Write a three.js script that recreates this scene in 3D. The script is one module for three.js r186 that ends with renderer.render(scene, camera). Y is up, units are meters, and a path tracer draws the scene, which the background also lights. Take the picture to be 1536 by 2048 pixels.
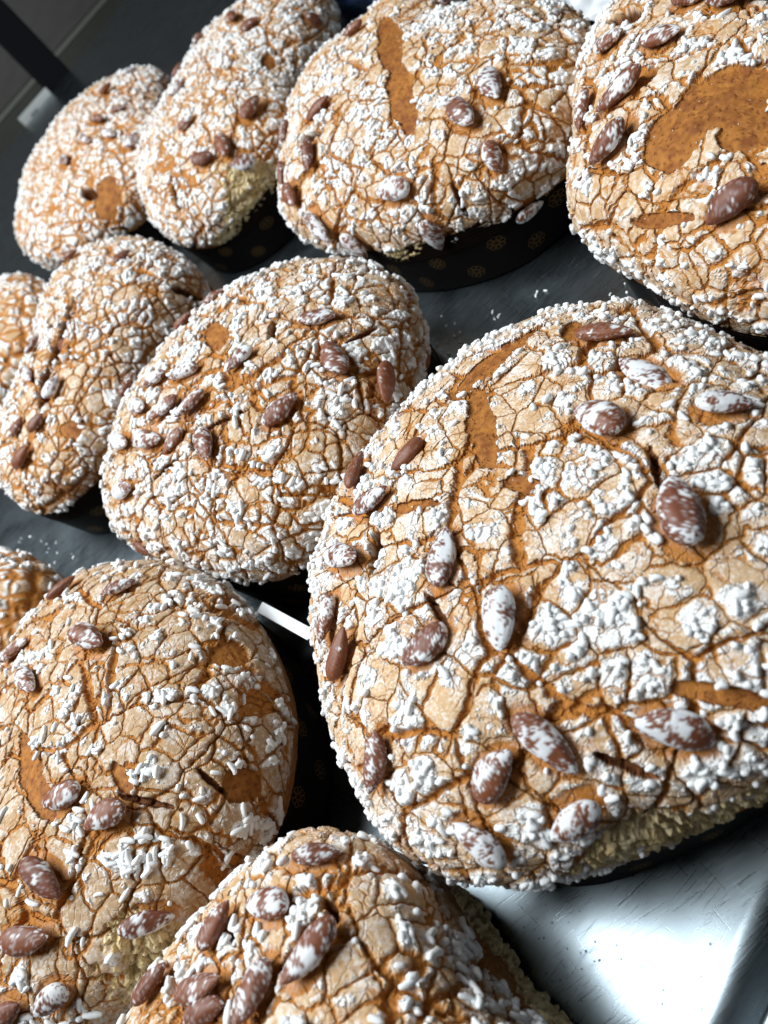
import * as THREE from 'three';
import { mergeGeometries } from 'three/addons/utils/BufferGeometryUtils.js';
import { RoundedBoxGeometry } from 'three/addons/geometries/RoundedBoxGeometry.js';
import { RectAreaLightUniformsLib } from 'three/addons/lights/RectAreaLightUniformsLib.js';

// ---------------------------------------------------------------- camera, light, exposure
const scene = new THREE.Scene();
const FPX = 1607, CX = 768, CY = 1024, CAM_H = 0.345;                 // photograph: 1536 x 2048
const RIGHT = new THREE.Vector3(0.65734, -0.54779, 0.51753);
const DOWN = new THREE.Vector3(-0.75360, -0.47782, 0.45142);
const AHEAD = new THREE.Vector3(0, -0.68674, -0.72690);
const camera = new THREE.PerspectiveCamera(2 * Math.atan(1024 / FPX) * 180 / Math.PI, 0.75, 0.02, 30);
camera.position.set(0, CAM_H, 0);
camera.quaternion.setFromRotationMatrix(new THREE.Matrix4().makeBasis(RIGHT, DOWN.clone().negate(), AHEAD.clone().negate()));
camera.focus = 0.37;
camera.userData.fStop = 10;

const renderer = new THREE.WebGLRenderer({ antialias: true });
renderer.setSize(768, 1024);
renderer.toneMapping = THREE.LinearToneMapping;
renderer.toneMappingExposure = 1.0;
renderer.shadowMap.enabled = true;
RectAreaLightUniformsLib.init();
scene.background = new THREE.Color().setRGB(0.062, 0.067, 0.073);

// ceiling lamp of the bakery: a cool white panel above and ahead, out of the frame
const LAMP_AT = new THREE.Vector3(-0.54, 1.42, -0.80), LAMP_AIM = new THREE.Vector3(0.0, 0.05, -0.3);
const LAMP_W = 1.15, LAMP_H = 0.85;
const lampLight = new THREE.RectAreaLight(new THREE.Color().setRGB(0.90, 0.965, 1.0), 14, LAMP_W, LAMP_H);

// ---------------------------------------------------------------- helpers
let seed = 12345;
const rnd = () => { seed = (seed + 0x6D2B79F5) | 0; let t = Math.imul(seed ^ (seed >>> 15), 1 | seed); t = (t + Math.imul(t ^ (t >>> 7), 61 | t)) ^ t; return ((t ^ (t >>> 14)) >>> 0) / 4294967296; };
const rr = (a, b) => a + (b - a) * rnd();
const clamp = (x, a = 0, b = 1) => x < a ? a : x > b ? b : x;
const ss = (a, b, x) => { x = clamp((x - a) / (b - a)); return x * x * (3 - 2 * x); };
const mix = (a, b, t) => a + (b - a) * t;
const V = (x, y, z) => new THREE.Vector3(x, y, z);
const PERM = new Uint8Array(512);
{ const p = [...Array(256).keys()]; for (let i = 255; i > 0; i--) { const j = Math.floor(rnd() * (i + 1)); [p[i], p[j]] = [p[j], p[i]]; } for (let i = 0; i < 512; i++) PERM[i] = p[i & 255]; }
function grad(h, x, y, z) { h &= 15; const u = h < 8 ? x : y, v = h < 4 ? y : (h === 12 || h === 14) ? x : z; return ((h & 1) ? -u : u) + ((h & 2) ? -v : v); }
function noise(x, y, z) {                                             // Perlin, about -1..1
  const fx = Math.floor(x), fy = Math.floor(y), fz = Math.floor(z);
  const X = fx & 255, Y = fy & 255, Z = fz & 255; x -= fx; y -= fy; z -= fz;
  const u = x * x * x * (x * (x * 6 - 15) + 10), v = y * y * y * (y * (y * 6 - 15) + 10), w = z * z * z * (z * (z * 6 - 15) + 10);
  const A = PERM[X] + Y, AA = PERM[A] + Z, AB = PERM[A + 1] + Z, B = PERM[X + 1] + Y, BA = PERM[B] + Z, BB = PERM[B + 1] + Z;
  const l = (a, b, t) => a + (b - a) * t;
  return l(l(l(grad(PERM[AA], x, y, z), grad(PERM[BA], x - 1, y, z), u), l(grad(PERM[AB], x, y - 1, z), grad(PERM[BB], x - 1, y - 1, z), u), v),
    l(l(grad(PERM[AA + 1], x, y, z - 1), grad(PERM[BA + 1], x - 1, y, z - 1), u), l(grad(PERM[AB + 1], x, y - 1, z - 1), grad(PERM[BB + 1], x - 1, y - 1, z - 1), u), v), w);
}
const nz = (p, f, o = 0) => noise(p[0] * f + o, p[1] * f + o * 1.7 + 31, p[2] * f - o + 17);
const fbm = (p, f, o = 0) => nz(p, f, o) * 0.6 + nz(p, f * 2.1, o + 5) * 0.3 + nz(p, f * 4.3, o + 9) * 0.15;
const W = { e: 0, id: 0 };
function worley(x, y, z, s) {                                         // distance to the nearest cell border, in cells
  const ix = Math.floor(x), iy = Math.floor(y), iz = Math.floor(z);
  let d1 = 9, d2 = 9, ax = 0, ay = 0, az = 0, bx = 0, by = 0, bz = 0, id = 0;
  for (let i = -1; i < 2; i++) for (let j = -1; j < 2; j++) for (let k = -1; k < 2; k++) {
    let h = Math.imul(ix + i + s, 374761393) ^ Math.imul(iy + j, 668265263) ^ Math.imul(iz + k, 1274126177);
    h = Math.imul(h ^ (h >>> 13), 1274126177); h ^= h >>> 16;
    const qx = i + ix + (h & 1023) / 1023 - x, qy = j + iy + ((h >>> 10) & 1023) / 1023 - y, qz = k + iz + ((h >>> 20) & 1023) / 1023 - z;
    const d = qx * qx + qy * qy + qz * qz;
    if (d < d1) { d2 = d1; bx = ax; by = ay; bz = az; d1 = d; ax = qx; ay = qy; az = qz; id = h; }
    else if (d < d2) { d2 = d; bx = qx; by = qy; bz = qz; }
  }
  const L = Math.hypot(bx - ax, by - ay, bz - az) || 1;
  W.e = (d2 - d1) / (2 * L); W.id = (id >>> 4 & 1023) / 1023;
}
const pixelRay = (px, py) => RIGHT.clone().multiplyScalar((px - CX) / FPX).addScaledVector(DOWN, (py - CY) / FPX).add(AHEAD).normalize();
const onTable = (px, py, y = 0) => { const d = pixelRay(px, py); return d.multiplyScalar((y - CAM_H) / d.y).add(V(0, CAM_H, 0)); };
const inFrame = (p) => { const q = p.clone().sub(camera.position), z = q.dot(AHEAD); return [q.dot(RIGHT) / z * FPX + CX, q.dot(DOWN) / z * FPX + CY, z]; };

const used = {};
function numbered(n) { used[n] = (used[n] ?? -1) + 1; return used[n] ? `${n}_${String(used[n]).padStart(3, '0')}` : n; }
function shadows(o) { o.traverse(m => { if (m.isMesh) { m.castShadow = true; m.receiveShadow = true; } }); return o; }
function tag(o, name, label, category, group) { o.name = numbered(name); o.userData.label = label; o.userData.category = category; if (group) o.userData.group = group; scene.add(o); return shadows(o); }
function part(name, geo, mat, parent) { const m = new THREE.Mesh(geo, mat); m.name = name; parent.add(m); return m; }
function structure(name, geo, mat) { const m = new THREE.Mesh(geo, mat); m.name = name; m.userData.kind = 'structure'; scene.add(m); return shadows(m); }
function tex(w, h, fn, srgb = false, rx = 1, ry = 1) {
  const d = new Uint8Array(w * h * 4);
  for (let y = 0; y < h; y++) for (let x = 0; x < w; x++) { const c = fn(x, y), i = (y * w + x) * 4; d[i] = c[0]; d[i + 1] = c[1]; d[i + 2] = c[2]; d[i + 3] = 255; }
  const t = new THREE.DataTexture(d, w, h); t.wrapS = t.wrapT = THREE.RepeatWrapping; t.magFilter = THREE.LinearFilter; t.minFilter = THREE.LinearMipmapLinearFilter; t.generateMipmaps = true;
  if (srgb) t.colorSpace = THREE.SRGBColorSpace; t.repeat.set(rx, ry); t.needsUpdate = true; return t;
}

// ---------------------------------------------------------------- materials
const M = {};
M.almond = new THREE.MeshPhysicalMaterial({ vertexColors: true, roughness: 0.5, specularIntensity: 0.75 });
M.sugar = new THREE.MeshPhysicalMaterial({ color: new THREE.Color().setRGB(0.86, 0.87, 0.87), roughness: 0.75, specularIntensity: 0.5 });
M.crystal = new THREE.MeshPhysicalMaterial({ color: new THREE.Color().setRGB(0.86, 0.84, 0.80), roughness: 0.25, specularIntensity: 1 });
{ // brushed and scratched steel, 0.25 m to a tile
  const N = 1024, g = new Float32Array(N * N).fill(0.5), sp = new Float32Array(N * N);
  for (let k = 0; k < 9000; k++) {                                    // short hairlines, mostly in one direction
    const a = 0.35 + rr(-0.22, 0.22) + (k % 11 === 0 ? 1.5 : 0), L = rr(10, 70), v = rr(-0.3, 0.3);
    let x = rnd() * N, y = rnd() * N;
    for (let s = 0; s < L; s++) { x += Math.cos(a); y += Math.sin(a); g[((y + N) & (N - 1)) * N + ((x + N) & (N - 1))] += v; }
  }
  for (let k = 0; k < 500; k++) { const cx = rnd() * N, cy = rnd() * N, r = rr(0.6, 2.2); for (let j = -3; j < 4; j++) for (let i = -3; i < 4; i++) if (i * i + j * j < r * r) sp[((cy + j + N) & (N - 1)) * N + ((cx + i + N) & (N - 1))] = rr(0.4, 1); }
  const per = (x, y, f, o) => { const a = x / N * 2 * Math.PI, b = y / N * 2 * Math.PI; return noise(Math.cos(a) * f + o, Math.sin(a) * f + Math.cos(b) * f, Math.sin(b) * f + o); };
  M.steel = new THREE.MeshPhysicalMaterial({
    metalness: 1, roughness: 1, color: new THREE.Color().setRGB(0.34, 0.40, 0.435),
    map: tex(N, N, (x, y) => { const i = y * N + x, b = clamp(0.86 + 0.07 * per(x, y, 2.2, 3) + 0.12 * (g[i] - 0.5) - 0.65 * sp[i]); return [b * 255, b * 255, b * 255]; }, false, 4, 4),
    roughnessMap: tex(N, N, (x, y) => { const i = y * N + x, r = clamp(0.31 + 0.06 * per(x, y, 1.7, 8) + 0.25 * (g[i] - 0.5) + 0.3 * sp[i]); return [255, r * 255, 255]; }, false, 4, 4),
    bumpMap: tex(N, N, (x, y) => { const b = clamp(0.5 + 0.25 * (g[y * N + x] - 0.5)) * 255; return [b, b, b]; }, false, 4, 4), bumpScale: 0.00012,
  });
}
{ // dark brown baking paper: thin gold rosettes and rules, 0.08 m to a tile
  const c = document.createElement('canvas'); c.width = c.height = 512; const g = c.getContext('2d');
  g.fillStyle = '#0f0907'; g.fillRect(0, 0, 512, 512);
  g.strokeStyle = '#75592f'; g.lineWidth = 2.4;
  g.fillStyle = '#33231a'; for (let y = 176; y < 268; y += 8) g.fillRect(0, y, 512, 2.5);
  for (const [x, y, r] of [[128, 320, 40], [384, 320, 40], [0, 430, 40], [256, 430, 40], [512, 430, 40]]) {
    for (let k = 0; k < 8; k++) { const a = k * Math.PI / 4; g.beginPath(); g.arc(x + Math.cos(a) * r * 0.62, y + Math.sin(a) * r * 0.62, r * 0.26, 0, 7); g.stroke(); }
    g.beginPath(); g.arc(x, y, r * 0.25, 0, 7); g.stroke();
  }
  const t = new THREE.CanvasTexture(c); t.colorSpace = THREE.SRGBColorSpace; t.wrapS = t.wrapT = THREE.RepeatWrapping;
  M.paper = new THREE.MeshPhysicalMaterial({ map: t, roughness: 0.85, specularIntensity: 0.3, side: THREE.DoubleSide });
}
M.black = new THREE.MeshPhysicalMaterial({ color: new THREE.Color().setRGB(0.006, 0.006, 0.008), roughness: 0.9, specularIntensity: 0.3 });
M.card = new THREE.MeshPhysicalMaterial({ color: new THREE.Color().setRGB(0.62, 0.64, 0.62), roughness: 0.7 });
M.white = new THREE.MeshPhysicalMaterial({ color: new THREE.Color().setRGB(0.80, 0.82, 0.84), roughness: 0.8, side: THREE.DoubleSide });

// ---------------------------------------------------------------- lamp
{
  const lamp = new THREE.Group(); lamp.position.copy(LAMP_AT); lamp.lookAt(LAMP_AIM);
  const housing = part('housing', new RoundedBoxGeometry(LAMP_W + 0.05, LAMP_H + 0.05, 0.05, 3, 0.01), M.white, lamp); housing.position.z = -0.03;
  const glow = part('diffuser', new THREE.PlaneGeometry(LAMP_W, LAMP_H), new THREE.MeshStandardMaterial({ color: 0xffffff, emissive: new THREE.Color().setRGB(0.9, 0.96, 1), emissiveIntensity: 1.5 }), lamp); glow.position.z = 0.002;
  tag(lamp, 'ceiling_lamp', 'rectangular white panel lamp hanging above the loaves', 'lamp');
  lampLight.position.copy(LAMP_AT).addScaledVector(LAMP_AIM.clone().sub(LAMP_AT).normalize(), 0.01); lampLight.lookAt(LAMP_AIM); lampLight.castShadow = true; scene.add(lampLight);
}

// ---------------------------------------------------------------- steel bench top with a raised rim
const EDGE_A = onTable(1440, 2048), EDGE_B = onTable(1536, 1846);
{
  const dir = EDGE_B.clone().sub(EDGE_A).normalize(), out = V(-dir.z, 0, dir.x); if (out.z < 0) out.negate();
  const bench = new THREE.Group(); bench.position.copy(EDGE_A).setY(0);
  bench.quaternion.setFromRotationMatrix(new THREE.Matrix4().makeBasis(dir, V(0, 1, 0), V(0, 0, 0).crossVectors(dir, V(0, 1, 0))));
  // profile across the rim: z outward, y up; the sheet runs 1.75 m inward
  const prof = [[-1.75, 0], [-1.2, 0], [-0.6, 0], [-0.2, 0], [-0.008, 0]];
  for (let k = 1; k <= 8; k++) { const a = k / 8 * 1.0; prof.push([-0.008 + 0.016 * Math.sin(a), 0.016 * (1 - Math.cos(a))]); }
  const [lz, ly] = prof[prof.length - 1]; prof.push([lz + 0.016 * Math.cos(1), ly + 0.016 * Math.sin(1)]);
  const [mz, my] = prof[prof.length - 1]; for (let k = 1; k <= 8; k++) { const a = 1.0 - k / 8 * 2.4; prof.push([mz + 0.004 * (Math.sin(1) - Math.sin(a)), my + 0.004 * (Math.cos(a) - Math.cos(1))]); }
  const nx = 60, pos = [], uv = [], idx = [], x0 = -0.75, x1 = 1.0; let len = 0;
  prof.forEach(([z, y], j) => { if (j) len += Math.hypot(z - prof[j - 1][0], y - prof[j - 1][1]); for (let i = 0; i <= nx; i++) { const x = mix(x0, x1, i / nx); pos.push(x, y, z); uv.push(x, len); if (j && i) { const a = j * (nx + 1) + i, b = a - 1, c = b - nx - 1, d = a - nx - 1; idx.push(a, d, b, b, d, c); } } });
  const g = new THREE.BufferGeometry(); g.setAttribute('position', new THREE.Float32BufferAttribute(pos, 3)); g.setAttribute('uv', new THREE.Float32BufferAttribute(uv, 2)); g.setIndex(idx); g.computeVertexNormals();
  part('top_sheet', g, M.steel, bench);
  for (const [x, z] of [[-0.68, -1.68], [0.93, -1.68], [-0.68, -0.05], [0.93, -0.05]]) { const l = part('leg', new THREE.CylinderGeometry(0.02, 0.02, 0.846, 16), M.steel, bench); l.position.set(x, -0.427, z); }
  tag(bench, 'steel_bench', 'scratched steel bench top with raised rim under all the loaves', 'bench');
}

// ---------------------------------------------------------------- loaves
function profile(NE, [lk, lt]) { const PROF = []; // profile: relative radius and height factor by arc length
  const raw = [];
  for (let i = 0; i <= 400; i++) { const a = Math.PI / 2 * (1 - i / 400); raw.push([Math.pow(Math.max(0, Math.cos(a)), 2 / NE), Math.pow(Math.sin(a), 2 / NE), 0]); }
  for (let i = 1; i <= 120; i++) { const t = -lt * i / 120; raw.push([1 - lk * t * t, 0, t * 0.05]); }
  let L = 0, C = 0; raw.forEach((p, i) => { if (i) { const q = raw[i - 1]; L += Math.hypot((p[0] - q[0]) * 0.115, (p[1] - q[1]) * 0.052 + p[2] - q[2]); C += (L - q.L) / Math.max(0.002, 0.115 * (p[0] + q[0]) / 2); } p.L = L; p.C = C; });
  raw.forEach(p => { p.q = 0.45 * p.L / L + 0.55 * Math.exp(p.C - C); });   // between even arc steps and square cells
  for (let i = 0, j = 0; i <= 600; i++) { const s = i / 600; while (j < raw.length - 2 && raw[j + 1].q < s) j++; const t = i ? clamp((s - raw[j].q) / (raw[j + 1].q - raw[j].q || 1)) : 0; PROF.push([0, 1, 2].map(k => mix(raw[j][k], raw[j + 1][k], t))); }
  return PROF;
}
class Loaf {
  constructor(o) { Object.assign(this, o); this.y0 = 0.06; this.H = o.H ?? 0.112; this.ne = o.ne ?? 2.3; this.low = o.low ?? [0.22, 0.62]; }
  radius(th) { let r = this.r; for (let k = 0; k < 4; k++) r += this.f[2 * k] * Math.cos((k + 1) * th) + this.f[2 * k + 1] * Math.sin((k + 1) * th); return r; }
  inside(p) {
    const x = p.x - this.x, z = p.z - this.z, rho = Math.hypot(x, z) / this.radius(Math.atan2(z, x));
    if (p.y >= this.y0) return Math.pow(rho, this.ne) + Math.pow((p.y - this.y0) / (this.H - this.y0), this.ne) < 1;
    const t = (p.y - this.y0) / 0.05; return t > -this.low[1] && rho < 1 - this.low[0] * t * t;
  }
  hit(px, py) {                                                       // where the photograph's pixel meets the dome; a pixel just off it is moved towards the dome
    const c = inFrame(V(this.x, 0.085, this.z));
    for (let k = 0; k < 40; k++) {
      const qx = mix(px, c[0], k * 0.01), qy = mix(py, c[1], k * 0.01), d = pixelRay(qx, qy), p = V(0, 0, 0);
      for (let s = 0.15; s < 1.7; s += 0.004) { p.copy(camera.position).addScaledVector(d, s); if (this.inside(p)) { let a = s - 0.004, b = s; for (let i = 0; i < 14; i++) { const m = (a + b) / 2; p.copy(camera.position).addScaledVector(d, m); if (this.inside(p)) b = m; else a = m; } return p.sub(V(this.x, 0, this.z)); } }
    }
    return null;
  }
}
const L = (o) => new Loaf(o);
// almonds: [blunt end x, y, tip x, y, width, sugar cover] in photograph pixels; patches: [x, y, half length, half width, degrees, kind]
const LOAVES = [
  L({ key: 'A', n: 500, k: 4, x: 0.021, z: -0.186, r: 0.1248, f: [0.0121, -0.0184, -0.0006, -0.0021, -0.0066, 0.0015, -0.0016, -0.0022], seed: 11, s1: 0.0165, grains: 1500, sug: 0.08, dust: 0.8, single: 300, asp: 0.8,
    label: 'biggest round loaf, crumb torn open along its edge above the bare steel corner',
    almonds: [[1148, 674, 1257, 671, 49, .1], [1342, 775, 1244, 719, 62, .7], [1251, 872, 1160, 830, 80, .45], [1386, 830, 1498, 830, 55, .6], [1388, 1105, 1348, 982, 95, .5], [843, 876, 785, 934, 45, .05], [703, 980, 729, 912, 40, .1], [712, 1030, 777, 985, 50, .5], [648, 1112, 722, 1120, 55, .7], [883, 1180, 899, 1066, 62, .6], [662, 1185, 645, 1280, 33, .5], [664, 1362, 694, 1262, 50, 0], [896, 1252, 821, 1327, 68, .5], [1013, 1180, 1010, 1300, 72, .65], [765, 1462, 755, 1575, 58, .35], [1028, 1428, 1145, 1538, 72, .5], [965, 1600, 1018, 1505, 78, .6], [1430, 1485, 1276, 1447, 85, .6], [1195, 1595, 1108, 1655, 80, .75], [1018, 1712, 918, 1640, 65, .6]],
    patches: [[958, 850, 92, 30, 80, 'bald'], [985, 712, 125, 17, -36, 'bald'], [1045, 965, 45, 18, 8, 'bald'], [1460, 1395, 130, 26, 8, 'bald'], [835, 1010, 50, 13, -8, 'bald'], [1250, 1535, 75, 10, 22, 'hole'], [1310, 755, 70, 8, 15, 'hole'], [1310, 930, 45, 8, 75, 'hole'], [1140, 655, 26, 16, -40, 'bald'], [870, 1215, 40, 8, 60, 'hole'], [1310, 1674, 195, 37, -21, 'crumb'], [1480, 1602, 110, 38, -25, 'crumb'], [740, 1100, 12, 50, 10, 'hole']] }),
  L({ key: 'B', n: 330, k: 3, x: 0.2595, z: -0.2853, r: 0.1084, f: [0.0015, -0.0014, -0.0237, -0.0322, -0.0071, -0.0114, -0.0061, 0.0022], seed: 22, s1: 0.0150, grains: 1100, sug: -0.04, dust: 0.65, single: 300, asp: 1.0,
    label: 'loaf with a wide bald brown patch across its middle, beside the crumpled white paper',
    almonds: [[1296, 150, 1208, 232, 52, .4], [1271, 250, 1206, 335, 55, .3], [1182, 170, 1165, 272, 30, .4], [1522, 370, 1425, 448, 72, .15], [1282, 90, 1358, 70, 50, .6], [1200, 105, 1240, 72, 40, .6], [1415, 12, 1490, 8, 55, .4], [1345, 5, 1400, 0, 28, .3]],
    patches: [[1450, 195, 120, 62, -30, 'bald'], [1350, 285, 75, 58, -55, 'bald'], [1490, 265, 90, 40, -20, 'bald'], [1330, 440, 60, 16, -5, 'bald'], [1490, 590, 30, 60, 10, 'rough'], [1250, 30, 30, 14, 0, 'hole']] }),
  L({ key: 'C', n: 330, k: 3, x: 0.2359, z: -0.5577, r: 0.1326, f: [-0.0026, 0.0005, -0.0302, -0.0086, -0.013, -0.0011, -0.0006, 0.0042], seed: 33, s1: 0.0150, grains: 1250, sug: 0.05, dust: 0.7, single: 300, asp: 1.0,
    label: 'loaf with a narrow bald strip near its top and dark patterned paper showing below',
    almonds: [[972, 142, 1000, 212, 50, .5], [900, 205, 955, 262, 52, .5], [975, 285, 1000, 345, 55, .6], [820, 375, 757, 388, 48, .8], [845, 445, 880, 498, 45, .6], [685, 465, 738, 505, 38, .7], [1028, 436, 1080, 400, 26, .7], [868, 10, 925, 4, 22, .4], [727, 45, 690, 70, 24, .1], [612, 240, 655, 197, 32, .1], [622, 285, 625, 345, 34, .1], [575, 242, 562, 290, 20, .3], [566, 322, 562, 372, 18, .2], [580, 370, 600, 408, 36, .2], [624, 422, 670, 470, 36, .7]],
    patches: [[776, 80, 62, 30, 78, 'bald'], [800, 185, 70, 30, 84, 'bald'], [800, 512, 70, 12, -8, 'crumb'], [915, 400, 40, 5, 65, 'hole'], [620, 270, 30, 8, -20, 'hole']] }),
  L({ key: 'D', n: 250, k: 3, x: 0.211, z: -0.8566, r: 0.1456, f: [-0.0011, -0.0056, 0.0021, -0.0398, 0.0066, -0.0052, -0.0067, 0.0047], seed: 44, s1: 0.0125, grains: 1200, sug: 0.26, dust: 0.75, single: 120, asp: 0.85,
    label: 'long loaf with pale yellow crumb bared beside three clustered almonds',
    almonds: [[488, 245, 518, 205, 36, .2], [438, 268, 460, 325, 34, .2], [515, 322, 465, 335, 36, .5], [392, 332, 430, 318, 34, .1], [358, 262, 388, 232, 20, .6], [338, 195, 368, 165, 26, .6], [345, 152, 365, 130, 18, .2], [462, 28, 478, 50, 26, .2], [480, 60, 515, 40, 24, .2], [388, 82, 408, 70, 20, .6], [605, 35, 640, 52, 22, 0]],
    patches: [[520, 400, 75, 50, -60, 'crumb'], [470, 470, 60, 14, -25, 'crumb'], [535, 118, 18, 22, 0, 'bald'], [345, 385, 6, 40, -10, 'hole']] }),
  L({ key: 'E', n: 200, k: 2, x: 0.0945, z: -1.1002, r: 0.1576, f: [-0.006, -0.0007, -0.0293, -0.0183, 0.0041, -0.0024, 0.0063, -0.0016], seed: 55, s1: 0.012, grains: 850, sug: 0.26, dust: 0.7, single: 0, asp: 0.9,
    label: 'farthest loaf with a dark round hole in its side, near the black post',
    almonds: [[177, 242, 214, 242, 20, .3], [224, 220, 250, 212, 16, .2], [154, 280, 190, 285, 18, .6], [200, 266, 232, 276, 20, .6], [255, 300, 278, 272, 24, .6], [120, 312, 140, 332, 22, .3], [202, 192, 222, 172, 24, 0], [245, 150, 270, 138, 16, .8]],
    patches: [[174, 385, 15, 13, 0, 'hole'], [210, 395, 28, 52, 10, 'bald']] }),
  L({ key: 'F', n: 250, k: 3, x: -0.0565, z: -0.6959, r: 0.115, f: [0.0001, -0.0011, -0.0046, -0.0341, -0.0039, 0.017, 0.0032, 0.0041], seed: 66, s1: 0.0115, grains: 1050, sug: 0.12, dust: 0.6, single: 160, asp: 0.9,
    label: 'loaf with a bare brown flank and three almonds round a small crater',
    almonds: [[103, 672, 128, 700, 26, .1], [50, 738, 65, 762, 22, .8], [95, 800, 118, 755, 32, .7], [62, 860, 82, 835, 26, .1], [20, 870, 38, 835, 24, .1], [25, 935, 52, 895, 34, 0], [230, 530, 260, 508, 28, .2], [140, 528, 160, 512, 18, .2], [12, 712, 28, 688, 16, .5]],
    patches: [[82, 775, 50, 9, 100, 'hole'], [138, 858, 24, 18, 10, 'bald'], [385, 590, 45, 9, 30, 'hole'], [120, 660, 90, 7, 110, 'hole'], [170, 995, 75, 26, 0, 'brown']] }),
  L({ key: 'G', n: 100, k: 2, x: -0.1459, z: -0.9166, r: 0.1036, f: [-0.0006, 0, -0.0075, 0.0001, -0.0025, 0, -0.001, 0], seed: 77, s1: 0.016, grains: 600, sug: 0.1, dust: 0.5, single: 0, asp: 0.9,
    label: 'loaf mostly cut off, peeping out behind the loaf with the small crater', almonds: [], patches: [] }),
  L({ key: 'H', n: 350, k: 3, x: -0.004, z: -0.4476, r: 0.1224, f: [-0.0031, -0.0041, -0.0034, 0.0032, 0.0041, -0.0034, 0.0001, 0.0018], seed: 88, s1: 0.0130, grains: 1100, sug: 0.1, dust: 0.65, single: 300, asp: 1.15,
    label: 'round loaf with a dark hole amid a dense cluster of almonds',
    almonds: [[595, 642, 672, 637, 42, .5], [692, 752, 655, 692, 52, .3], [763, 728, 767, 805, 42, .05], [525, 848, 592, 790, 48, .5], [512, 703, 460, 750, 34, .6], [402, 735, 350, 760, 35, .7], [340, 748, 285, 775, 30, .6], [412, 782, 360, 835, 34, .5], [358, 797, 310, 845, 32, .4], [258, 812, 300, 822, 34, .8], [275, 878, 325, 880, 40, .7], [360, 855, 325, 905, 25, .3], [400, 858, 420, 917, 46, .5], [222, 875, 257, 888, 34, .7], [228, 990, 262, 975, 35, .7], [408, 617, 450, 584, 22, .4], [355, 662, 388, 637, 24, .3], [250, 790, 264, 770, 20, .2], [262, 1098, 300, 1108, 20, .1]],
    patches: [[385, 875, 10, 26, 10, 'hole'], [430, 668, 24, 34, -10, 'bald'], [440, 838, 60, 5, -25, 'hole'], [690, 715, 70, 12, 60, 'rough'], [745, 800, 60, 10, 80, 'rough'], [720, 672, 36, 5, -25, 'hole'], [545, 660, 6, 22, 10, 'hole'], [330, 935, 45, 5, -45, 'hole'], [480, 945, 70, 10, -18, 'rough']] }),
  L({ key: 'I', n: 100, k: 2, x: -0.3023, z: -0.5546, r: 0.1048, f: [-0.0001, 0.0003, -0.0014, 0.0146, -0.0001, 0.0035, -0.0001, 0.0019], seed: 99, s1: 0.014, grains: 650, sug: 0.15, dust: 0.5, single: 0, asp: 1.1,
    label: 'loaf almost wholly cut off, touching the loaf that shows round bald craters', almonds: [], patches: [] }),
  L({ key: 'J', n: 380, k: 3, x: -0.1987, z: -0.3242, r: 0.1142, f: [0.0011, -0.0042, -0.0093, -0.0158, -0.0016, 0.0142, 0.0012, -0.0049], seed: 111, s1: 0.0150, grains: 900, sug: -0.06, dust: 0.55, single: 300, asp: 1.25,
    label: 'browner loaf with round bald craters and loosely strewn sugar rods',
    almonds: [[150, 1275, 217, 1300, 52, .5], [218, 1192, 260, 1172, 36, .5], [100, 1205, 155, 1165, 30, .1], [38, 1332, 68, 1385, 40, .5], [5, 1325, 48, 1278, 28, .5], [170, 1580, 98, 1608, 58, .4], [265, 1615, 185, 1655, 58, .35], [68, 1720, 132, 1790, 60, .3], [240, 1850, 345, 1820, 48, .4], [15, 1873, 102, 1868, 62, .4], [142, 1965, 82, 2015, 62, .5], [-5, 2030, 30, 2010, 50, .2]],
    patches: [[62, 1545, 105, 28, 68, 'bald'], [462, 1308, 50, 34, 5, 'bald'], [488, 1578, 42, 38, -20, 'bald'], [300, 1605, 60, 7, 12, 'hole'], [325, 1925, 130, 66, -42, 'crumb'], [240, 1555, 34, 14, 60, 'bald'], [420, 1560, 50, 5, 40, 'hole']] }),
  L({ key: 'K', n: 350, k: 3, ne: 2.7, x: -0.1654, z: -0.1131, r: 0.0911, f: [-0.005, 0.0011, -0.0118, 0.0069, -0.0034, -0.0032, -0.0034, -0.0003], low: [0.02, 1.08], mould: 0.93, seed: 122, s1: 0.0135, grains: 1150, sug: 0.03, dust: 0.6, single: 300, asp: 1.15,
    label: 'loaf with a ragged yellow crumb flank throwing its shadow on the bare steel',
    almonds: [[585, 1730, 678, 1718, 48, .4], [575, 1815, 500, 1810, 72, .65], [410, 1890, 452, 1825, 48, .2], [672, 1840, 575, 1965, 70, .4], [535, 1912, 478, 2045, 68, .4], [280, 2005, 325, 1940, 46, .3], [355, 1990, 440, 1955, 56, .4], [365, 2040, 435, 2010, 56, .3]],
    patches: [[990, 1850, 150, 52, 45, 'crumb'], [1100, 1990, 150, 75, 50, 'crumb'], [665, 1815, 30, 7, 50, 'hole'], [455, 1870, 26, 6, 70, 'hole']] }),
];

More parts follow.
